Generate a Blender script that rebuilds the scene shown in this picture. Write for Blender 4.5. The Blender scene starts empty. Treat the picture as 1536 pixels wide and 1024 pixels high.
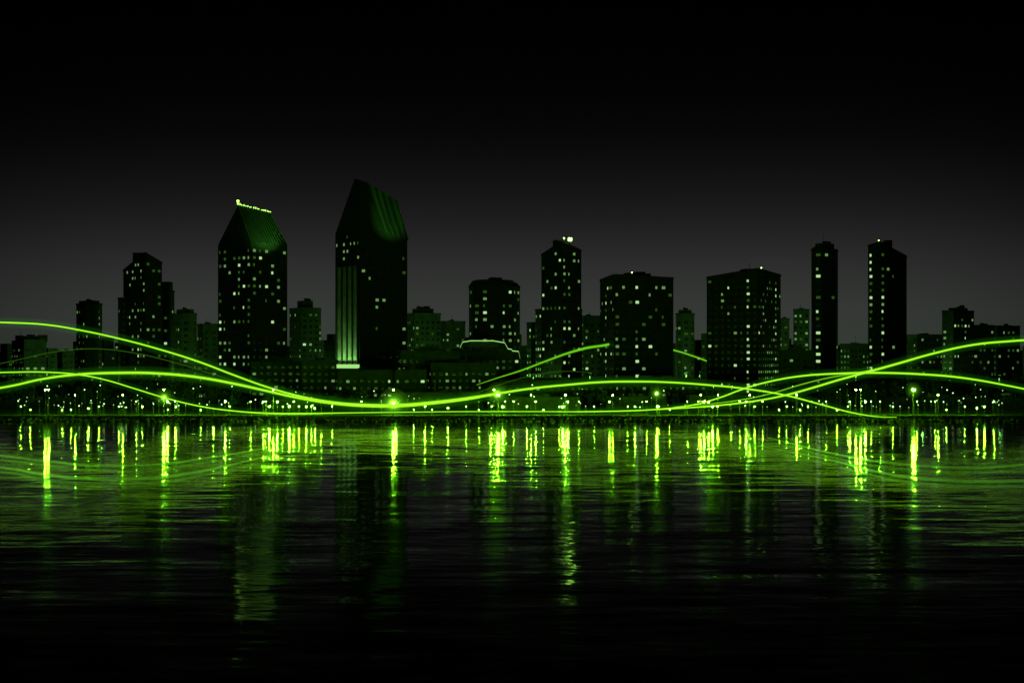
import bpy, math, random
from mathutils import Vector
random.seed(7)
F=2133.0; H=28.0; HY=540.0
def X(px,d): return (px-768.0)*d/F
def Z(py,d): return H-(py-HY)*d/F
def P(px,py,d): return (X(px,d),d,Z(py,d))
GZ=2.2
scene=bpy.context.scene
# ---------------- materials
def new_mat(n):
    m=bpy.data.materials.new(n); m.use_nodes=True
    nt=m.node_tree; nt.nodes.clear()
    o=nt.nodes.new('ShaderNodeOutputMaterial'); return m,nt,o
def surf(name,col,rough=0.8,var=0.35,scale=0.2,metal=0.0):
    m,nt,o=new_mat(name)
    b=nt.nodes.new('ShaderNodeBsdfPrincipled')
    tc=nt.nodes.new('ShaderNodeTexCoord'); no=nt.nodes.new('ShaderNodeTexNoise')
    no.inputs['Scale'].default_value=scale; no.inputs['Detail'].default_value=6
    nt.links.new(tc.outputs['Object'],no.inputs['Vector'])
    r=nt.nodes.new('ShaderNodeValToRGB')
    r.color_ramp.elements[0].position=0.3; r.color_ramp.elements[1].position=0.7
    r.color_ramp.elements[0].color=(*[c*(1-var) for c in col],1)
    r.color_ramp.elements[1].color=(*[c*(1+var) for c in col],1)
    nt.links.new(no.outputs['Fac'],r.inputs['Fac']); nt.links.new(r.outputs['Color'],b.inputs['Base Color'])
    b.inputs['Roughness'].default_value=rough; b.inputs['Metallic'].default_value=metal
    nt.links.new(b.outputs['BSDF'],o.inputs['Surface']); return m
def emit(name,col,st,sample=True):
    m,nt,o=new_mat(name)
    e=nt.nodes.new('ShaderNodeEmission'); e.inputs['Color'].default_value=(*col,1); e.inputs['Strength'].default_value=st
    nt.links.new(e.outputs[0],o.inputs['Surface'])
    if not sample: m.cycles.emission_sampling='NONE'
    return m
def vol(name,col,st):
    m,nt,o=new_mat(name)
    e=nt.nodes.new('ShaderNodeEmission'); e.inputs['Color'].default_value=(*col,1); e.inputs['Strength'].default_value=st
    nt.links.new(e.outputs[0],o.inputs['Volume'])
    m.cycles.emission_sampling='NONE'
    return m
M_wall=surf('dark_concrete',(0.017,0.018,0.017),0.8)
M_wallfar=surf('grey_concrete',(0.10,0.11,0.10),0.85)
M_low=surf('stucco',(0.06,0.065,0.06),0.85)
M_roof=surf('roofing',(0.04,0.04,0.04),0.9)
M_metalroof=surf('green_metal_roof',(0.12,0.16,0.12),0.45,0.2,0.1,0.3)
M_rib=surf('pale_stone',(0.3,0.32,0.28),0.7)
M_glass=surf('window_glass',(0.015,0.02,0.015),0.25)
M_w1=emit('window_light_dim',(0.20,0.62,0.08),0.11,False)
M_w2=emit('window_light_mid',(0.40,0.85,0.24),0.32,False)
M_w3=emit('window_light_bright',(0.58,1.0,0.38),0.75,False)
M_pole=surf('painted_steel',(0.08,0.08,0.08),0.5)
M_lamp=emit('lamp_globe_light',(0.21,1.0,0.012),1900)
M_small=emit('small_globe_light',(0.5,1.0,0.35),3)
M_neon=emit('lit_cornice_light',(0.45,1.0,0.25),.8,False)
M_sign=emit('sign_light',(0.4,1.0,0.12),2.6)
M_beacon=emit('beacon_light',(0.4,1.0,0.1),14)
M_leaf=surf('dark_foliage',(0.05,0.07,0.04),0.8,0.5,0.3)
M_bark=surf('bark',(0.06,0.05,0.04),0.9)
M_ground=surf('ground_soil',(0.035,0.037,0.033),0.95,0.4,0.03)
M_road=surf('asphalt',(0.05,0.05,0.05),0.85,0.2,0.3)
M_kerb=surf('concrete_kerb',(0.25,0.25,0.24),0.85)
M_paint=surf('road_paint',(0.7,0.7,0.68),0.7,0.1)
M_rock=surf('riprap_rock',(0.07,0.07,0.065),0.9,0.4,0.8)
# ---------------- mesh builder
class MB:
    def __init__(s): s.v=[];s.f=[];s.m=[];s.mats=[]
    def mi(s,mat):
        if mat not in s.mats: s.mats.append(mat)
        return s.mats.index(mat)
    def face(s,pts,mat):
        b=len(s.v); s.v+= [tuple(p) for p in pts]; s.f.append(tuple(range(b,b+len(pts)))); s.m.append(s.mi(mat))
    def prism(s,poly,z0,z1,mat,top=None):
        n=len(poly)
        zt=z1 if isinstance(z1,(list,tuple)) else [z1]*n
        for i in range(n):
            j=(i+1)%n; a=poly[i]; b=poly[j]
            s.face([(a[0],a[1],z0),(b[0],b[1],z0),(b[0],b[1],zt[j]),(a[0],a[1],zt[i])],mat)
        cx=sum(p[0] for p in poly)/n; cy=sum(p[1] for p in poly)/n; cz=sum(zt)/n
        for i in range(n):
            j=(i+1)%n; a=poly[i]; b=poly[j]
            s.face([(a[0],a[1],zt[i]),(b[0],b[1],zt[j]),(cx,cy,cz)],top or mat)
    def box(s,cx,cy,z0,z1,w,dp,ang,mat):
        c,q=math.cos(ang),math.sin(ang)
        pl=[(cx+c*u-q*v,cy+q*u+c*v) for u,v in ((-w/2,-dp/2),(w/2,-dp/2),(w/2,dp/2),(-w/2,dp/2))]
        s.prism(pl,z0,z1,mat)
        s.face([(p[0],p[1],z0) for p in reversed(pl)],mat)
    def obj(s,name,parent=None):
        me=bpy.data.meshes.new(name); me.from_pydata(s.v,[],s.f)
        for m in s.mats: me.materials.append(m)
        me.polygons.foreach_set('material_index',s.m); me.update()
        o=bpy.data.objects.new(name,me); scene.collection.objects.link(o)
        if parent: o.parent=parent
        return o
def empty(name):
    e=bpy.data.objects.new(name,None); scene.collection.objects.link(e); return e
def spot(name,loc,tgt,energy,size,soft,col,parent):
    l=bpy.data.lights.new(name,'SPOT'); l.energy=energy; l.color=col; l.spot_size=size; l.spot_blend=.8; l.shadow_soft_size=soft
    o=bpy.data.objects.new(name,l); o.location=loc; scene.collection.objects.link(o)
    o.rotation_euler=(Vector(tgt)-Vector(loc)).to_track_quat('-Z','Y').to_euler(); o.parent=parent
def foot(xl,xc,xr,d,thd):
    th=math.radians(thd); C=(X(xc,d),d)
    k=(xr-768)/F; t=(k*C[1]-C[0])/(math.cos(th)-k*math.sin(th))
    R=(C[0]+t*math.cos(th),C[1]+t*math.sin(th))
    k=(xl-768)/F; dn=math.sin(th)+k*math.cos(th)
    t=(C[0]-k*C[1])/dn if dn>.1 else 24.0
    L=(C[0]-t*math.sin(th),C[1]+t*math.cos(th))
    return [C,R,(L[0]+R[0]-C[0],L[1]+R[1]-C[1]),L]
def chamf(poly,c):
    out=[];n=len(poly)
    for i in range(n):
        p=Vector(poly[i]);a=Vector(poly[i-1]);b=Vector(poly[(i+1)%n])
        out.append(tuple(p+(a-p).normalized()*min(c,(a-p).length*.4)))
        out.append(tuple(p+(b-p).normalized()*min(c,(b-p).length*.4)))
    return out
def shrink(poly,s,off=(0,0)):
    n=len(poly);cx=sum(p[0] for p in poly)/n; cy=sum(p[1] for p in poly)/n
    return [(cx+(p[0]-cx)*s+off[0],cy+(p[1]-cy)*s+off[1]) for p in poly]
def facade(wb,a,b,z0,za,zb,cs,rs,p,ww=0.52,wh=0.42,cols=(),rnd=random,bright=1.0):
    a=Vector(a);b=Vector(b); L=(b-a).length
    if L<3: return
    u=(b-a)/L; n=Vector((u.y,-u.x))
    mid=(a+b)/2
    if n.dot(-mid)<0: return
    nc=max(1,int(L/cs)); c=L/nc
    zmax=max(za,zb); nr=int((zmax-z0-1.5)/rs)
    colb=[rnd.random() for _ in range(nc)]
    rowb=[rnd.random() for _ in range(nr+1)]
    for i in range(nc):
        for j in range(nr):
            s=(i+0.5)*c; zt=za+(zb-za)*s/L
            zc=z0+(j+0.6)*rs
            if zc+rs*.5>zt-0.8: continue
            w=c*ww*.42; h=rs*wh*.45
            force=False
            for fc in cols:
                if int(fc*nc)==i: force=True
            pr=.85*p*(0.25+0.9*colb[i]+0.75*rowb[j])
            lit=rnd.random()<(0.85 if force else pr)
            q=rnd.random()*bright
            if lit: mat=M_w3 if (q>.88 or (force and q>.5)) else (M_w2 if q>.42 else M_w1)
            else: mat=M_glass
            s0=s-w;s1=s+w
            if lit and rnd.random()<.35: s1=s0+ (s1-s0)*rnd.uniform(.45,.8)
            p0=a+u*s0+n*.06; p1=a+u*s1+n*.06
            wb.face([(p0.x,p0.y,zc-h),(p1.x,p1.y,zc-h),(p1.x,p1.y,zc+h),(p0.x,p0.y,zc+h)],mat)
            if lit:
                q0=a+u*(s-w-.1)+n*.2; q1=a+u*(s+w+.1)+n*.2
                wb.face([(q0.x,q0.y,zc-h-.25),(q1.x,q1.y,zc-h-.25),(q1.x,q1.y,zc-h-.03),(q0.x,q0.y,zc-h-.03)],M_wall)
def building(name,d,xl,xc,xr,yt,th=35,ch=0,tiers=(),mat=None,p=.25,cs=4.2,rs=4.8,cols=(),z0=GZ,wz=None,plant=True,ww=.52,wh=.42,bright=1.0,seed=None):
    mat=mat or M_wall
    e=empty(name); rnd=random.Random(seed if seed is not None else int(xl*7+yt if not isinstance(yt,(list,tuple)) else xl*7))
    poly=foot(xl,xc,xr,d,th)
    if isinstance(yt,(list,tuple)): zt=[Z(y,d) for y in yt]
    else: zt=[Z(yt,d)]*4
    if ch>0:
        poly=chamf(poly,ch); zt=[z for z in zt for _ in (0,1)]
    wb=MB(); wn=MB()
    wb.prism(poly,z0-1,zt,mat,M_roof)
    n=len(poly)
    w0=wz if wz is not None else z0+2
    for i in range(n):
        j=(i+1)%n
        facade(wn,poly[i],poly[j],w0,zt[i],zt[j],cs,rs,p,ww,wh,cols if i in (0,) or (ch==0 and i==3) else (),rnd,bright)
        a=Vector(poly[i]);b=Vector(poly[j]);L=(b-a).length
        if L>0:
            u=(b-a)/L;nn=Vector((u.y,-u.x))
            a2=a+nn*.35;b2=b+nn*.35
            wb.face([(a2.x,a2.y,zt[i]-.9),(b2.x,b2.y,zt[j]-.9),(b2.x,b2.y,zt[j]+.6),(a2.x,a2.y,zt[i]+.6)],mat)
            wb.face([(a2.x,a2.y,zt[i]+.6),(b2.x,b2.y,zt[j]+.6),(b.x,b.y,zt[j]+.6),(a.x,a.y,zt[i]+.6)],mat)
    zc=min(zt)
    rb=MB(); has=False
    cur=poly
    for (s,y) in tiers:
        cur=shrink(poly,s); z=Z(y,d); rb.prism(cur,zc-1,z,mat,M_roof); zc=z-.01; has=True
    if plant:
        cx=sum(q[0] for q in cur)/len(cur); cy=sum(q[1] for q in cur)/len(cur)
        wid=(Vector(poly[0])-Vector(poly[len(poly)//2])).length
        base=max(zt) if not tiers else zc
        for k in range(3):
            w=wid*rnd.uniform(.06,.14); rb.box(cx+rnd.uniform(-.12,.12)*wid,cy+rnd.uniform(-.12,.12)*wid,min(zt)-1,base+rnd.uniform(.8,2.2),w,w,math.radians(th),mat)
        if rnd.random()<.4:
            rb.box(cx+rnd.uniform(-.1,.1)*wid,cy,base,base+rnd.uniform(4,7),.25,.25,0,M_pole)
        has=True
    wb.obj('walls',e); wn.obj('windows',e)
    if has: rb.obj('roof_plant',e)
    return e,poly,zt
# =============== SKYLINE
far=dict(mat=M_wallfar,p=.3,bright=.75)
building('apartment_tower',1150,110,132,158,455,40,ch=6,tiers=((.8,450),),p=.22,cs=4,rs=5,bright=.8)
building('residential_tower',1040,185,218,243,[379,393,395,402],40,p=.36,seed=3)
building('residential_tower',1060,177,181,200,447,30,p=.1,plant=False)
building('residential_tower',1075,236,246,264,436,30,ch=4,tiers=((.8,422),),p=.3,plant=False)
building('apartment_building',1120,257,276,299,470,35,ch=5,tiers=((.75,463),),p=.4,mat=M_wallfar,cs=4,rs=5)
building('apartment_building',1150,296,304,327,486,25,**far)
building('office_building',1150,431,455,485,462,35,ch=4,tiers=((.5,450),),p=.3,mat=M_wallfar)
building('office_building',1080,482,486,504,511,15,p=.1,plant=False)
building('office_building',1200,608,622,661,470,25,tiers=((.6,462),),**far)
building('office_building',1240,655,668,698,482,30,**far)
building('hotel_block',1020,697,716,787,[421,429,421,429],22,ch=9,tiers=((.75,418),),p=.55,cs=4.6,rs=5.0,seed=5)
building('slender_tower',1000,812,843,872,[362,374,366,380],42,tiers=(),p=.4,seed=11,cs=4)
building('office_building',1030,803,812,873,464,18,p=.4,cs=4.2,seed=12)
building('office_building',1060,790,797,830,484,18,p=.3,plant=False)
building('office_building',1100,868,876,902,474,18,p=.3,mat=M_wallfar)
building('hotel_slab',960,900,921,1010,[412,416,418,416],12,tiers=((.4,408),),p=.2,cs=4.4,rs=5.0,cols=(.42,),seed=9,ww=.6)
building('apartment_building',1200,1008,1030,1047,470,45,ch=5,tiers=((.7,464),),**far)
building('office_slab',960,1060,1137,1171,[403,407,412,414],62,tiers=(),p=.26,cs=4.4,rs=4.4,cols=(.78,),seed=21)
building('office_building',1180,1168,1174,1184,478,20,**far)
building('office_building',1180,1190,1197,1214,464,20,**far)
building('condominium_tower',1000,1211,1226,1263,[371,374,372,374],25,ch=5,tiers=((.72,364),),p=.05,cols=(.38,),cs=4.5,rs=5,seed=31,bright=.8)
building('condominium_tower',1000,1302,1320,1360,[363,383,376,367],30,tiers=((.25,361),),p=.04,cols=(.16,),cs=4.5,rs=5,seed=33,bright=.8)
building('office_building',1220,1260,1275,1305,516,25,**far)
building('office_building',1220,1358,1375,1415,502,25,**far)
building('apartment_building',1120,1413,1430,1461,466,35,tiers=((.6,461),),p=.3,mat=M_wall,cs=4.2)
building('office_building',1130,1459,1468,1491,488,30,p=.25,mat=M_wall,bright=.7)
building('office_building',1150,1488,1496,1530,489,20,p=.2,mat=M_wall,bright=.7)
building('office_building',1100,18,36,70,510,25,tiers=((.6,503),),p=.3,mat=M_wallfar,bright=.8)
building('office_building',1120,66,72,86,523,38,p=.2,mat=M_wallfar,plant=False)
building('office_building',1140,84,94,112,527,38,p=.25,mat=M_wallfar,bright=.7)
# ---- tower with sloped striped crown
def crown_tower():
    d=1000; e=empty('hotel_tower')
    C,R,B,L=foot(327,377,431,d,52)
    zs=Z(364,d)
    wb=MB(); wn=MB()
    wb.prism([C,R,B,L],GZ,zs,M_wall,M_roof)
    rnd=random.Random(4)
    facade(wn,C,R,GZ+20,zs,zs,5.2,5.0,.40,rnd=rnd); facade(wn,L,C,GZ+20,zs,zs,4.6,5.0,.6,rnd=rnd)
    rv=Vector(R)-Vector(C); lv=Vector(L)-Vector(C)
    def at(px,f):
        o=Vector(C)+lv*f; k=(px-768)/F; t=(k*o.y-o.x)/(rv.x-k*rv.y); return o+rv*t
    r1=at(357,.5); r2=at(404,.5)
    z1=Z(308,r1.y); z2=z1-3
    A=(r1.x,r1.y,z1); D=(r2.x,r2.y,z2)
    c=(*C,zs);r=(*R,zs);b=(*B,zs);l=(*L,zs)
    rb=MB()
    rb.face([c,r,D,A],M_metalroof); rb.face([l,c,A],M_wall); rb.face([b,l,A,D],M_wall); rb.face([r,b,D],M_wall)
    n=(Vector(r)-Vector(c)).cross(Vector(A)-Vector(c)).normalized()
    if n.y>0: n=-n
    for i in range(13):
        t=(i+.5)/13
        p0=Vector(c).lerp(Vector(r),t)+n*.05; p1=Vector(A).lerp(Vector(D),t)+n*.05
        u=(Vector(r)-Vector(c)).normalized()*.7
        rb.face([p0-u,p0+u,p1+u,p1-u],M_wall)
        rb.face([p0+u,p0+u+n*1.0,p1+u+n*1.0,p1+u],M_metalroof)
    sb=MB(); N=17
    rr=random.Random(2)
    for i in range(N):
        t=i/(N-1); p=Vector(A).lerp(Vector(D),t)
        h=rr.uniform(.4,1.3) if i else 2.8
        if i in (7,11): continue
        sb.box(p.x,p.y,p.z+.5,p.z+.5+h,.6 if i else 1.2,.4,math.radians(40),M_sign)
        if rr.random()<.5: sb.box(p.x+.8,p.y,p.z+.5,p.z+1.0,.8,.4,0,M_sign)
    rb2=MB()
    for i in range(8):
        p=Vector(A).lerp(Vector(D),i/7); rb2.box(p.x,p.y,p.z-.3,p.z+.6,.3,.3,0,M_pole)
    wb.obj('walls',e); wn.obj('windows',e); rb.obj('roof',e); sb.obj('roof_sign',e); rb2.obj('sign_posts',e)
    for t in (.15,.5,.85):
        p=Vector(c).lerp(Vector(r),t)+Vector((8,-22,-6))
        spot('crown_sheen_fill',p,(Vector(A)+Vector(D)+Vector(c)+Vector(r))/4,14000,1.2,.5,(.2,1,.1),e)  # added spots hanging off the facade to give the crown its green sheen
crown_tower()
def obelisk_tower():
    d=990; e=empty('obelisk_tower')
    C,R,B,L=foot(503,540,611,d,38)
    wn=MB(); rb=MB()
    rv=Vector(R)-Vector(C); lv=Vector(L)-Vector(C)
    def at(px,f):
        o=Vector(C)+lv*f; k=(px-768)/F; t=(k*o.y-o.x)/(rv.x-k*rv.y); return o+rv*t
    def V3(p,py): return Vector((p[0],p[1],Z(py,p[1])))
    ls=V3(L,351); rs_=V3(R,360); bs=Vector((B[0],B[1],rs_.z))
    ct=V3(C,270)
    m=V3(at(577,0),348)
    a1=V3(at(532,.22),268)
    p1=V3(at(551,.1),274); p2=V3(at(594,.4),300)
    g=GZ
    def b0(p): return Vector((p[0],p[1],g))
    rb.face([b0(C),b0(R),rs_,m,p1,ct],M_wall)
    rb.face([b0(L),b0(C),ct,a1,ls],M_wall)
    rb.face([b0(R),b0(B),bs,rs_],M_wall); rb.face([b0(B),b0(L),ls,bs],M_wall)
    rb.face([m,rs_,p2,p1],M_metalroof)
    rb.face([rs_,bs,p2],M_wall); rb.face([bs,ls,a1,p2],M_wall); rb.face([ct,p1,p2,a1],M_wall)
    n=(rs_-m).cross(p1-m).normalized()
    if n.y>0: n=-n
    for i in range(5):
        t=i/4
        q0=m.lerp(rs_,t)+n*.08; q1=p1.lerp(p2,t)+n*.08; u=(rs_-m).normalized()*(1.5 if i not in (0,4) else .6)
        rb.face([q0-u,q0+u,q1+u*.9,q1-u*.9],M_wall); rb.face([q0+u,q0+u+n*.7,q1+u+n*.7,q1+u*.9],M_metalroof)
    rnd=random.Random(8)
    facade(wn,C,R,GZ+25,rs_.z,rs_.z,5.0,5.0,.12,rnd=rnd,bright=.8)
    facade(wn,L,C,Z(392,d),ls.z,ls.z+3,4.6,5.0,.3,rnd=rnd,bright=.8)
    a=Vector(L);b=Vector(C);ln=(b-a).length;u=(b-a)/ln;nn=Vector((u.y,-u.x))
    pb=MB(); zb=Z(549,d)
    def bar(s0,s1,z0,z1,off,mat):
        p0=a+u*s0;p1_=a+u*s1;q0=p0+nn*off;q1=p1_+nn*off
        pb.face([(q0.x,q0.y,z0),(q1.x,q1.y,z0),(q1.x,q1.y,z1),(q0.x,q0.y,z1)],mat)
        for (s,t) in ((p0,q0),(q1,p1_)):
            pb.face([(s.x,s.y,z0),(t.x,t.y,z0),(t.x,t.y,z1),(s.x,s.y,z1)],mat)
    for k in range(5):
        s=ln*(.08+.84*k/4); bar(s-.5,s+.5,zb,Z(395,d),.9,M_wall)
    for k in range(4):
        s=ln*(.08+.84*(k+.5)/4); bar(s-2.3,s+2.3,zb,Z(398,d),.25,M_rib)
    bar(ln*.04,ln*.98,zb-1.5,zb+1.2,1.6,M_neon)
    for k in range(4):
        s=ln*(.08+.84*(k+.5)/4); p=a+u*s+nn*3.5
        spot('facade_uplight',(p.x,p.y,zb-3),((a+u*s).x,(a+u*s).y,zb+18),16000,1.5,.4,(.35,1,.2),e)
    rb.obj('walls',e); wn.obj('windows',e); pb.obj('piers',e)
    q=MB(); q.prism(shrink([C,R,B,L],1.25,(2,-2)),GZ,zb-6,M_low); q.obj('podium',e)
    for t in (.2,.8):
        spot('crown_sheen_fill',m.lerp(rs_,t)+Vector((12,-30,-8)),(m+rs_+p1+p2)/4,14000,1.0,.4,(.2,1,.1),e)  # added spots in front of the tower for the sheen on its crown
obelisk_tower()
def beacon(px,py,d,s=1.0):
    b=MB(); x,y,z=P(px,py,d)
    b.box(x,y,z-3,z-.3,.5*s,.5*s,0,M_pole); b.box(x,y,z-.2,z+1.4*s,1.6*s,1.0*s,.4,M_beacon); b.box(x,y,z+1.45*s,z+1.7*s,2*s,1.4*s,.4,M_pole)
    b.obj('roof_beacon')
beacon(855,361,1004,1.4); beacon(846,358,1006,.5); beacon(1318,361,1004,.3); beacon(948,409,975,.35); beacon(1238,363,1010,.3); beacon(1142,402,975,.3); beacon(357,303,1018,.8)
# ---- low waterfront buildings
def lowb(name,d,xl,xc,xr,yt,th=10,p=.2,cs=4,rs=4.2,ww=.55,wh=.4,bright=1,seed=1,tiers=()):
    return building(name,d,xl,xc,xr,yt,th,tiers=tiers,mat=M_low,p=p,cs=cs,rs=rs,ww=ww,wh=wh,bright=bright,seed=seed)
lowb('convention_hall',900,372,376,452,543,6,.5,seed=4,tiers=((.6,539),))
lowb('parking_structure',880,448,452,505,541,8,.12,seed=5)
lowb('market_hall',860,500,506,590,556,8,.45,seed=6)
lowb('office_block',900,597,602,690,527,12,.2,rs=5,seed=7,tiers=((.5,522),))
lowb('warehouse',860,588,592,640,556,6,.3,seed=8)
lowb('exhibition_hall',880,640,646,745,545,10,.3,seed=9)
lowb('exhibition_hall',840,745,750,905,571,6,.14,seed=10)
lowb('shopping_arcade',760,590,594,720,590,4,.15,seed=12)
lowb('shopping_arcade',730,745,750,870,597,4,.8,cs=3,seed=13)
lowb('parking_structure',900,1168,1172,1222,526,6,.12,seed=14,tiers=((.5,521),))
lowb('boathouse',740,395,398,470,600,4,.35,seed=15)
lowb('boathouse',760,905,909,1000,596,4,.25,seed=16)
lowb('restaurant_pavilion',760,1030,1034,1130,594,4,.25,seed=17)
lowb('office_block',950,328,331,375,556,6,.3,seed=18)
lowb('terminal_building',860,905,912,1060,568,5,.2,seed=20)
def terraced_hotel():
    e=empty('terraced_hotel'); wb=MB(); nb=MB(); wn=MB(); rnd=random.Random(3)
    steps=[(692,758,512,960),(676,768,523,952),(660,781,528,944)]
    for (x0,x1,y,d) in steps:
        pl=chamf(foot(x0,x0+3,x1,d,5),5); z=Z(y,d); wb.prism(pl,GZ,z,M_low,M_roof)
        n=len(pl)
        for i in range(n):
            facade(wn,pl[i],pl[(i+1)%n],GZ+14,z,z,4,4.2,.3,rnd=rnd)
    def strip(pts,r=.3):
        for a,b in zip(pts,pts[1:]):
            a=Vector(P(*a));b=Vector(P(*b)); v=Vector((0,0,r)); w=Vector((0,-r,0))
            nb.face([a-v+w,b-v+w,b+v+w,a+v+w],M_neon); nb.face([a+v+w,b+v+w,b+v-w,a+v-w],M_neon)
    strip([(690,521,958),(694,513,958),(706,511,958),(740,511,958),(757,514,958)])
    strip([(757,514,952),(762,523,951),(768,524,951)])
    strip([(768,526,943),(778,527,943),(780,537,943)])
    wb.obj('walls',e); wn.obj('windows',e); nb.obj('lit_cornice',e)
terraced_hotel()
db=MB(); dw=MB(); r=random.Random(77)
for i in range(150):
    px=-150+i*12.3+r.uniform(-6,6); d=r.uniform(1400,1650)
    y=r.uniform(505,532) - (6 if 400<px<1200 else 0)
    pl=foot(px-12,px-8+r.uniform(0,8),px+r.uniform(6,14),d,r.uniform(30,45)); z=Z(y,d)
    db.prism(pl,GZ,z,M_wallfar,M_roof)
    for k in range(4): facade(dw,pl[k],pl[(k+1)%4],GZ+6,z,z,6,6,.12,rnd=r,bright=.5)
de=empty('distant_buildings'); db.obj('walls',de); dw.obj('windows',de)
# ---------------- ground, road, seawall
def sheet(name,x0,x1,y0,y1,z,mat):
    b=MB(); b.face([(x0,y0,z),(x1,y0,z),(x1,y1,z),(x0,y1,z)],mat); return b.obj(name)
sheet('ground',-15000,15000,652,30000,GZ,M_ground)
sheet('promenade_pavement',-1500,1500,654,664,GZ+.15,M_road)
k=MB(); k.box(0,653,GZ-1,GZ+.45,3000,1.2,0,M_rock); k.box(0,664.2,GZ-.1,GZ+.152,3000,.3,0,M_kerb); k.box(0,651.6,-3,GZ+.2,3000,1.0,0,M_rock); k.obj('seawall')
sheet('waterfront_road',-1500,1500,700,716,GZ+.008,M_road)
b=MB()
for i in range(-150,150): b.face([(i*8,707.8,GZ+.016),(i*8+3,707.8,GZ+.016),(i*8+3,708.1,GZ+.016),(i*8,708.1,GZ+.016)],M_paint)
b.obj('road_marking')
rk=MB(); r=random.Random(5)
for i in range(1500):
    x=r.uniform(-330,330); y=r.uniform(648.0,651.5); s=r.uniform(.5,1.3); z=(y-648)/3.5*1.8-.2
    pts=[Vector((r.uniform(.6,1)*s*dx,r.uniform(.6,1)*s*dy,r.uniform(.5,.9)*s*dz)) for dx,dy,dz in ((1,0,0),(0,1,0),(-1,0,0),(0,-1,0),(0,0,1),(0,0,-1))]
    pts=[p+Vector((x,y,z)) for p in pts]
    for a,c in ((0,1),(1,2),(2,3),(3,0)):
        rk.face([pts[a],pts[c],pts[4]],M_rock); rk.face([pts[c],pts[a],pts[5]],M_rock)
rk.obj('riprap_rocks')
# ---------------- water
m,nt,o=new_mat('bay_water')
bs=nt.nodes.new('ShaderNodeBsdfPrincipled'); bs.inputs['Base Color'].default_value=(.0015,.002,.002,1)
bs.inputs['Roughness'].default_value=.068; bs.inputs['IOR'].default_value=1.33
tc=nt.nodes.new('ShaderNodeTexCoord')
acc=None
for (sx,sy,sc,amp,det) in ((.22,1,.10,.016,2),(.2,1,.4,.030,2),(.25,1,1.5,.014,2)):
    mp=nt.nodes.new('ShaderNodeMapping'); mp.inputs['Scale'].default_value=(sx,sy,1); mp.inputs['Location'].default_value=(sc*31,sc*7,0)
    nt.links.new(tc.outputs['Object'],mp.inputs['Vector'])
    n=nt.nodes.new('ShaderNodeTexNoise'); n.inputs['Scale'].default_value=sc; n.inputs['Detail'].default_value=det; n.inputs['Distortion'].default_value=.4
    nt.links.new(mp.outputs[0],n.inputs['Vector'])
    s=nt.nodes.new('ShaderNodeVectorMath'); s.operation='SUBTRACT'; s.inputs[1].default_value=(.5,.5,.5); nt.links.new(n.outputs['Color'],s.inputs[0])
    q=nt.nodes.new('ShaderNodeVectorMath'); q.operation='MULTIPLY'; q.inputs[1].default_value=(amp*2.0,amp*3,0); nt.links.new(s.outputs[0],q.inputs[0])
    if acc is None: acc=q
    else:
        a=nt.nodes.new('ShaderNodeVectorMath'); a.operation='ADD'; nt.links.new(acc.outputs[0],a.inputs[0]); nt.links.new(q.outputs[0],a.inputs[1]); acc=a
a=nt.nodes.new('ShaderNodeVectorMath'); a.operation='ADD'; a.inputs[1].default_value=(0,0,1); nt.links.new(acc.outputs[0],a.inputs[0])
nn=nt.nodes.new('ShaderNodeVectorMath'); nn.operation='NORMALIZE'; nt.links.new(a.outputs[0],nn.inputs[0])
nt.links.new(nn.outputs[0],bs.inputs['Normal']); nt.links.new(bs.outputs[0],o.inputs['Surface'])
sheet('water',-4000,4000,-400,652,0,m)
# ---------------- trees
tb=MB(); r=random.Random(12)
def tree(x,y,h):
    w=h*r.uniform(.28,.42)
    n=5
    tr=.35
    for k in range(n):
        a0=2*math.pi*k/n;a1=2*math.pi*(k+1)/n
        tb.face([(x+tr*math.cos(a0),y+tr*math.sin(a0),GZ),(x+tr*math.cos(a1),y+tr*math.sin(a1),GZ),(x+.1*math.cos(a1),y+.1*math.sin(a1),GZ+h*.7),(x+.1*math.cos(a0),y+.1*math.sin(a0),GZ+h*.7)],M_bark)
    cl=[(x+r.gauss(0,w*.45),y+r.gauss(0,w*.45),GZ+h*r.uniform(.35,.88),r.uniform(.25,.5)*w) for _ in range(9)]
    for c in cl:
        tb.face([(x-.1,y,GZ+h*.3),(x+.1,y,GZ+h*.3),(c[0],c[1],c[2])],M_bark)
        for _ in range(42):
            v=Vector((r.gauss(0,1),r.gauss(0,1),r.gauss(0,.8))).normalized()*c[3]*r.uniform(.5,1.15)
            p=Vector(c[:3])+v; u=Vector((r.gauss(0,1),r.gauss(0,1),r.gauss(0,1))).normalized()*r.uniform(.35,.75); q=u.orthogonal().normalized()*r.uniform(.3,.6)
            tb.face([p-u,p+q,p+u,p-q],M_leaf)
for i in range(75):
    px=r.uniform(-30,335); d=r.uniform(770,850); tree(X(px,d),d,r.uniform(12,18)*(1 if px>60 else .8))
for i in range(85):
    px=r.uniform(1165,1560); d=r.uniform(770,850); tree(X(px,d),d,r.uniform(13,20.5))
for i in range(70):
    px=r.uniform(330,1180); d=r.uniform(735,800); tree(X(px,d),d,r.uniform(5,11))
tb.obj('distant_trees')
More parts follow.
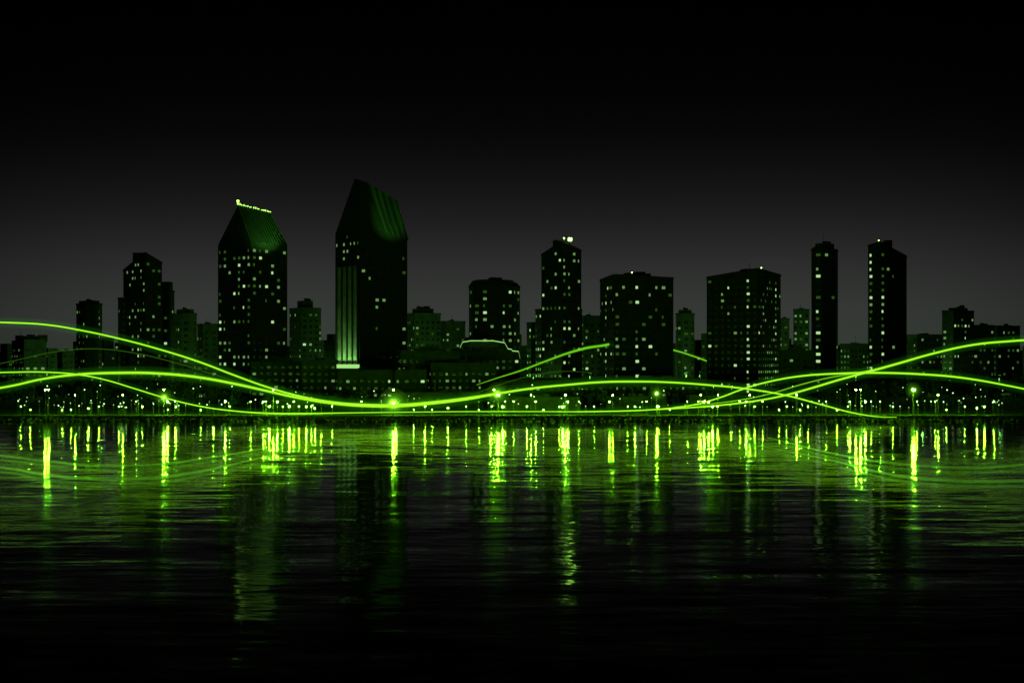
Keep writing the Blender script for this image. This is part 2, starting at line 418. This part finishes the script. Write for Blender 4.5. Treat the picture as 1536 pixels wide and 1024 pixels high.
# ---------------- street lamps
def ico(mb,c,rad,mat):
    t=(1+5**.5)/2
    vs=[Vector(v).normalized()*rad+Vector(c) for v in ((-1,t,0),(1,t,0),(-1,-t,0),(1,-t,0),(0,-1,t),(0,1,t),(0,-1,-t),(0,1,-t),(t,0,-1),(t,0,1),(-t,0,-1),(-t,0,1))]
    for f in ((0,11,5),(0,5,1),(0,1,7),(0,7,10),(0,10,11),(1,5,9),(5,11,4),(11,10,2),(10,7,6),(7,1,8),(3,9,4),(3,4,2),(3,2,6),(3,6,8),(3,8,9),(4,9,5),(2,4,11),(6,2,10),(8,6,7),(9,8,1)):
        mb.face([vs[i] for i in f],mat)
lampmesh={}
def lamp(px,d,hh,rad=.42):
    key=(round(hh,1),rad)
    if key not in lampmesh:
        b=MB(); hh=key[0]
        for (r0,r1,z0,z1) in ((.28,.22,0,.5),(.12,.07,.5,hh-rad),(.2,.22,hh-rad,hh-rad*.75)):
            for k in range(8):
                a0=math.pi*k/4;a1=math.pi*(k+1)/4
                b.face([(r0*math.cos(a0),r0*math.sin(a0),z0),(r0*math.cos(a1),r0*math.sin(a1),z0),(r1*math.cos(a1),r1*math.sin(a1),z1),(r1*math.cos(a0),r1*math.sin(a0),z1)],M_pole)
        ico(b,(0,0,hh),rad,M_lamp)
        b.box(0,0,hh+rad*1.02,hh+rad*1.2,rad,rad,0,M_pole)
        ob=b.obj('street_lamp'); lampmesh[key]=ob.data
    else:
        ob=bpy.data.objects.new('street_lamp',lampmesh[key]); scene.collection.objects.link(ob)
    ob.location=(X(px,d),d,GZ+.15)
r=random.Random(21)
strong=[68,73,246,251,338,404,410,416,434,590,594,741,748,754,844,848,852,986,1056,1063,1069,1284,1291,1298,1369,1372]
mid=[113,133,185,265,320,396,440,460,472,637,672,735,790,797,803,915,920,953,1050,1078,1120,1124,1195,1275,1408,1465,1477]
for x in strong: lamp(x,657+r.uniform(-1,3),r.choice((4.2,6.5,9.5,12)),.34)
for x in mid: lamp(x+r.uniform(-1,1),657+r.uniform(-1,3),r.choice((3.4,4.2,6.5,9.5)),.22)
for x in (30,45,95,108,150,180,205,215,253,262,300,345,375,400,425,450,466,480,500,540,620,650,700,720,737,758,770,815,840,870,890,940,970,990,1005,1030,1047,1075,1095,1110,1130,1145,1170,1180,1199,1210,1240,1255,1270,1305,1320,1340,1376,1402,1420,1445,1490): lamp(x+r.uniform(-2,2),658+r.uniform(-1,4),r.choice((2.6,4.2,6.5)),.12)
for (x,y) in ((246,596),(590,605),(746,591),(985,590),(1370,585)):
    d=664; lamp(x,d,Z(y,d)-GZ-.15,.36)
pb=MB()
for i in range(190):
    u=r.random()
    if u<.3: px=r.uniform(25,330)
    elif u<.65: px=r.uniform(330,1180)
    else: px=r.uniform(1180,1505)
    if r.random()<.65: py=r.uniform(600,611); d=r.uniform(668,690)
    else: py=r.uniform(576,600); d=r.uniform(700,765)
    x,y,z=P(px,py,d)
    if z<GZ+1: continue
    pb.box(x,y,GZ,z-.4,.12,.12,0,M_pole); ico(pb,(x,y,z),r.choice((.12,.16,.22,.32)),M_small)
pb.obj('park_lights')
for (px,d,z,e) in ((60,1050,12,14),(150,1100,10,16),(235,1000,10,5),(290,1080,12,14),(450,1090,14,16),(495,1060,14,14),(640,1130,14,22),(690,1150,14,18),(740,985,25,8),(800,1000,14,8),(885,1050,14,12),(1030,1130,14,22),(1050,1150,14,10),(1180,1110,14,12),(1200,1130,14,12),(1285,1120,14,16),(1385,1120,14,20),(1440,1070,12,8),(1500,1090,12,10),(300,1330,16,50),(620,1330,16,60),(900,1330,16,60),(1180,1330,16,50),(1400,1330,16,50),(80,1330,16,30),(470,1330,16,40)):
    l=bpy.data.lights.new('street_glow','POINT'); l.energy=e*620; l.color=(.25,1,.12); l.shadow_soft_size=1.5  # added unseen point lights for the green glow on the rear facades
    ob=bpy.data.objects.new('street_glow_fill',None); scene.collection.objects.link(ob)
    lo=bpy.data.objects.new('glow_fill_light',l); lo.location=(X(px,d),d,GZ+z); scene.collection.objects.link(lo); lo.parent=ob
    q=MB(); q.box(X(px,d),d+2.5,GZ,GZ+z,.4,.4,0,M_pole); q.box(X(px,d),d+1,GZ+z+2,GZ+z+2.4,2,2,0,M_pole); q.obj('fill_mast',ob)
# ---------------- light trails
M_t1=emit('trail_light',(0.37,1.0,0.02),1.2)
M_t2=emit('trail_light_soft',(0.30,1.0,0.02),.6)
M_t3=emit('trail_light_faint',(0.2,.8,0.02),.12,False)
M_g1=vol('trail_glow_inner',(.16,1,.01),.042)  # bloom around each trail, imitated by nested emissive volume tubes
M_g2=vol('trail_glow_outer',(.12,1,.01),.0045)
def tube(name,pts,rad,mat,parent,ext=0):
    pts=[Vector(p) for p in pts]; rad=list(rad)
    if ext:
        pts[0]=pts[0]+(pts[0]-pts[1]).normalized()*ext; pts[-1]=pts[-1]+(pts[-1]-pts[-2]).normalized()*ext
    c=bpy.data.curves.new(name,'CURVE'); c.dimensions='3D'; c.bevel_depth=1.0; c.bevel_resolution=2; c.use_fill_caps=True; c.resolution_u=8
    s=c.splines.new('BEZIER'); s.bezier_points.add(len(pts)-1)
    for i,p in enumerate(pts):
        b=s.bezier_points[i]; b.co=p; b.handle_left_type='AUTO'; b.handle_right_type='AUTO'
        b.radius=max(rad[i],.06)
    c.materials.append(mat); ob=bpy.data.objects.new(name,c); scene.collection.objects.link(ob); ob.parent=parent; return ob
def trail(pp,d,w,mat,glow=1,gs=1.0):
    e=empty('painted_trail_reflection')
    dd=d if isinstance(d,list) else [d]*len(pp)
    pts=[P(x,y,q) for (x,y),q in zip(pp,dd)]
    tube('core',pts,[q*.094 for q in w],mat,e)
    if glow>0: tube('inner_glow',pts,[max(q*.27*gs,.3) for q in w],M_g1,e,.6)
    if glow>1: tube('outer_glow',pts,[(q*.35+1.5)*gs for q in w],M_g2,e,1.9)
T1=[(-40,483),(20,484),(70,487),(120,495),(180,508),(240,524),(300,543),(350,562),(400,580),(450,594),(500,603),(550,607),(600,607),(650,603),(700,597),(746,590),(800,582),(850,577),(900,573),(950,572),(1000,573),(1060,577),(1120,583),(1180,593),(1230,606),(1280,619),(1320,625),(1345,625.5)]
trail(T1,638,[2,3,3,3,3,3.2,3.5,3.5,3.5,3.5,4,5,5,5,4.5,4.5,4,4,4,4,3.5,3.5,3.2,3,2.8,2.4,1.4,.8],M_t1,2)
T2=[(-40,588),(20,578),(60,569),(110,562),(180,559),(240,560),(300,566),(350,575),(400,586),(450,597),(500,605),(550,609),(600,609),(650,605),(700,599),(742,592)]
trail(T2,636,[4,4,4,4.5,5,5,5,5,4.5,4.5,4,4,4,3.5,3,1],M_t1,2)
T3=[(-40,560),(20,558),(70,558),(120,562),(160,570),(200,582),(246,596),(300,609),(350,616),(400,619.5),(450,620),(520,619),(600,618),(700,617),(800,617),(900,617),(980,614),(1040,607),(1080,596),(1115,583),(1150,573),(1200,564),(1260,560),(1320,559),(1380,561),(1440,566),(1516,579),(1576,592)]
trail(T3,640,[2.5]*9+[3,3,2,1.6,1.6,1.6,1.8,2.2,2.5,2.8,3,3.2,3.5,3.8,4,4,3.8,3.2,3],M_t1,2,.9)
T5=[(1576,508),(1516,511.5),(1460,517),(1400,530),(1340,547),(1300,558),(1260,569),(1220,581),(1180,592),(1140,600),(1080,607.5),(1020,612),(960,615),(860,617)]
trail(T5,642,[4,4,4,4,4.5,4.5,4,4,3.5,3.2,3,2.4,1.4,.8],M_t1,2,.9)
T5b=[(1320,552),(1280,560),(1240,567),(1200,577),(1160,589),(1120,598),(1070,605),(1010,610)]
trail(T5b,644,[.8,2,2.2,2.2,2,2,1.6,.8],M_t2)
T4=[(715,577),(745,567),(780,556),(820,541),(860,527),(898,519),(950,516),(1010,525),(1040,534),(1075,547)]
trail(T4,[700,730,770,830,890,950,1000,1010,1008,1004],[.8,1.8,2.5,3,3.8,4.4,4.4,4.2,4,3.5],M_t2)
T4b=[(690,600),(740,580),(790,565),(840,557),(885,558)]
trail(T4b,[650,680,700,720,740],[.6,1.5,1.6,1.5,.6],M_t3,0)
T6=[(-20,549),(20,541),(80,528),(140,523),(200,529),(260,543),(310,558),(370,577),(430,594)]
trail(T6,648,[1.6,1.6,1.6,1.8,1.8,1.8,1.8,1.6,.6],M_t3,0)
M_refl=vol('painted_reflection_glow',(.2,1,.04),.10)
def reflection_trail(pp,w):  # faint emissive tubes above the water, imitating reflections of the trails
    e=empty('painted_trail_reflection')
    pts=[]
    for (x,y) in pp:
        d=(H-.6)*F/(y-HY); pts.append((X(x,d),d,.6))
    tube('core',pts,w,M_refl,e)
reflection_trail([(-20,680),(20,685),(80,692),(150,698),(220,697),(300,688),(380,675),(440,662)],[.3,.3,.35,.4,.4,.35,.25,.1])
reflection_trail([(-20,698),(20,703),(80,713),(150,718),(220,717),(280,710),(340,698),(400,684),(450,672)],[.35,.35,.4,.45,.45,.4,.3,.2,.1])
reflection_trail([(1150,655),(1200,668),(1260,682),(1320,692),(1380,698),(1440,701),(1516,698),(1560,694)],[.1,.25,.35,.4,.4,.4,.35,.35])
reflection_trail([(1120,665),(1200,680),(1260,693),(1320,708),(1380,717),(1440,721),(1516,721),(1560,719)],[.1,.25,.3,.4,.45,.45,.4,.4])
e=empty('painted_lamp_halo')  # bloom halos of the brightest lamps, put in as nested emissive spheres
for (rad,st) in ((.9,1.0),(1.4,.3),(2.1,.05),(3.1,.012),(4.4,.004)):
    mt=vol('painted_lamp_halo',(.25,1,.03),st)
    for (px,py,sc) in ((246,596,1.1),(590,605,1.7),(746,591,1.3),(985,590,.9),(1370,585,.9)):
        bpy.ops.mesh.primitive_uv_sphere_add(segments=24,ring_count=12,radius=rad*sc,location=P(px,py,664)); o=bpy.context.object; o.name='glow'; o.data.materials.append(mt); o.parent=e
# ---------------- world
w=bpy.data.worlds.new("World"); scene.world=w; w.use_nodes=True; nt=w.node_tree; nt.nodes.clear()
o=nt.nodes.new('ShaderNodeOutputWorld'); bg=nt.nodes.new('ShaderNodeBackground'); tc=nt.nodes.new('ShaderNodeTexCoord')
sp=nt.nodes.new('ShaderNodeSeparateXYZ'); nt.links.new(tc.outputs['Generated'],sp.inputs[0])
mr=nt.nodes.new('ShaderNodeMapRange'); mr.inputs['From Min'].default_value=0; mr.inputs['From Max'].default_value=.3; nt.links.new(sp.outputs['Z'],mr.inputs['Value'])
rp=nt.nodes.new('ShaderNodeValToRGB'); cr=rp.color_ramp
st=[(0,(.030,.044,.028)),(.028,(.042,.046,.042)),(.0656,(.025,.0255,.025)),(.1,(.0105,.0105,.0105)),(.14,(.0030,.0030,.0030)),(.18,(.0008,.0008,.0008)),(.24,(.0001,.0001,.0001))]
cr.elements[0].position=0; cr.elements[0].color=(*st[0][1],1); cr.elements[1].position=.24/.3; cr.elements[1].color=(*st[-1][1],1)
for z,c in st[1:-1]:
    q=cr.elements.new(z/.3); q.color=(*c,1)
cr.interpolation='B_SPLINE'
nt.links.new(mr.outputs[0],rp.inputs['Fac'])
m2=nt.nodes.new('ShaderNodeMapRange'); m2.interpolation_type='SMOOTHSTEP'; m2.inputs['From Min'].default_value=.88; m2.inputs['From Max'].default_value=.985; m2.inputs['To Min'].default_value=.15; nt.links.new(sp.outputs['Y'],m2.inputs['Value'])
nt.links.new(rp.outputs['Color'],bg.inputs['Color']); nt.links.new(m2.outputs[0],bg.inputs['Strength']); nt.links.new(bg.outputs[0],o.inputs['Surface'])
# ---------------- camera
c=bpy.data.cameras.new('camera'); c.lens=50; c.sensor_width=36; c.shift_y=28/1536; c.clip_end=60000; c.clip_start=1
co=bpy.data.objects.new('camera',c); co.location=(0,0,H); co.rotation_euler=(math.pi/2,0,0); scene.collection.objects.link(co); scene.camera=co
scene.view_settings.view_transform='Standard'
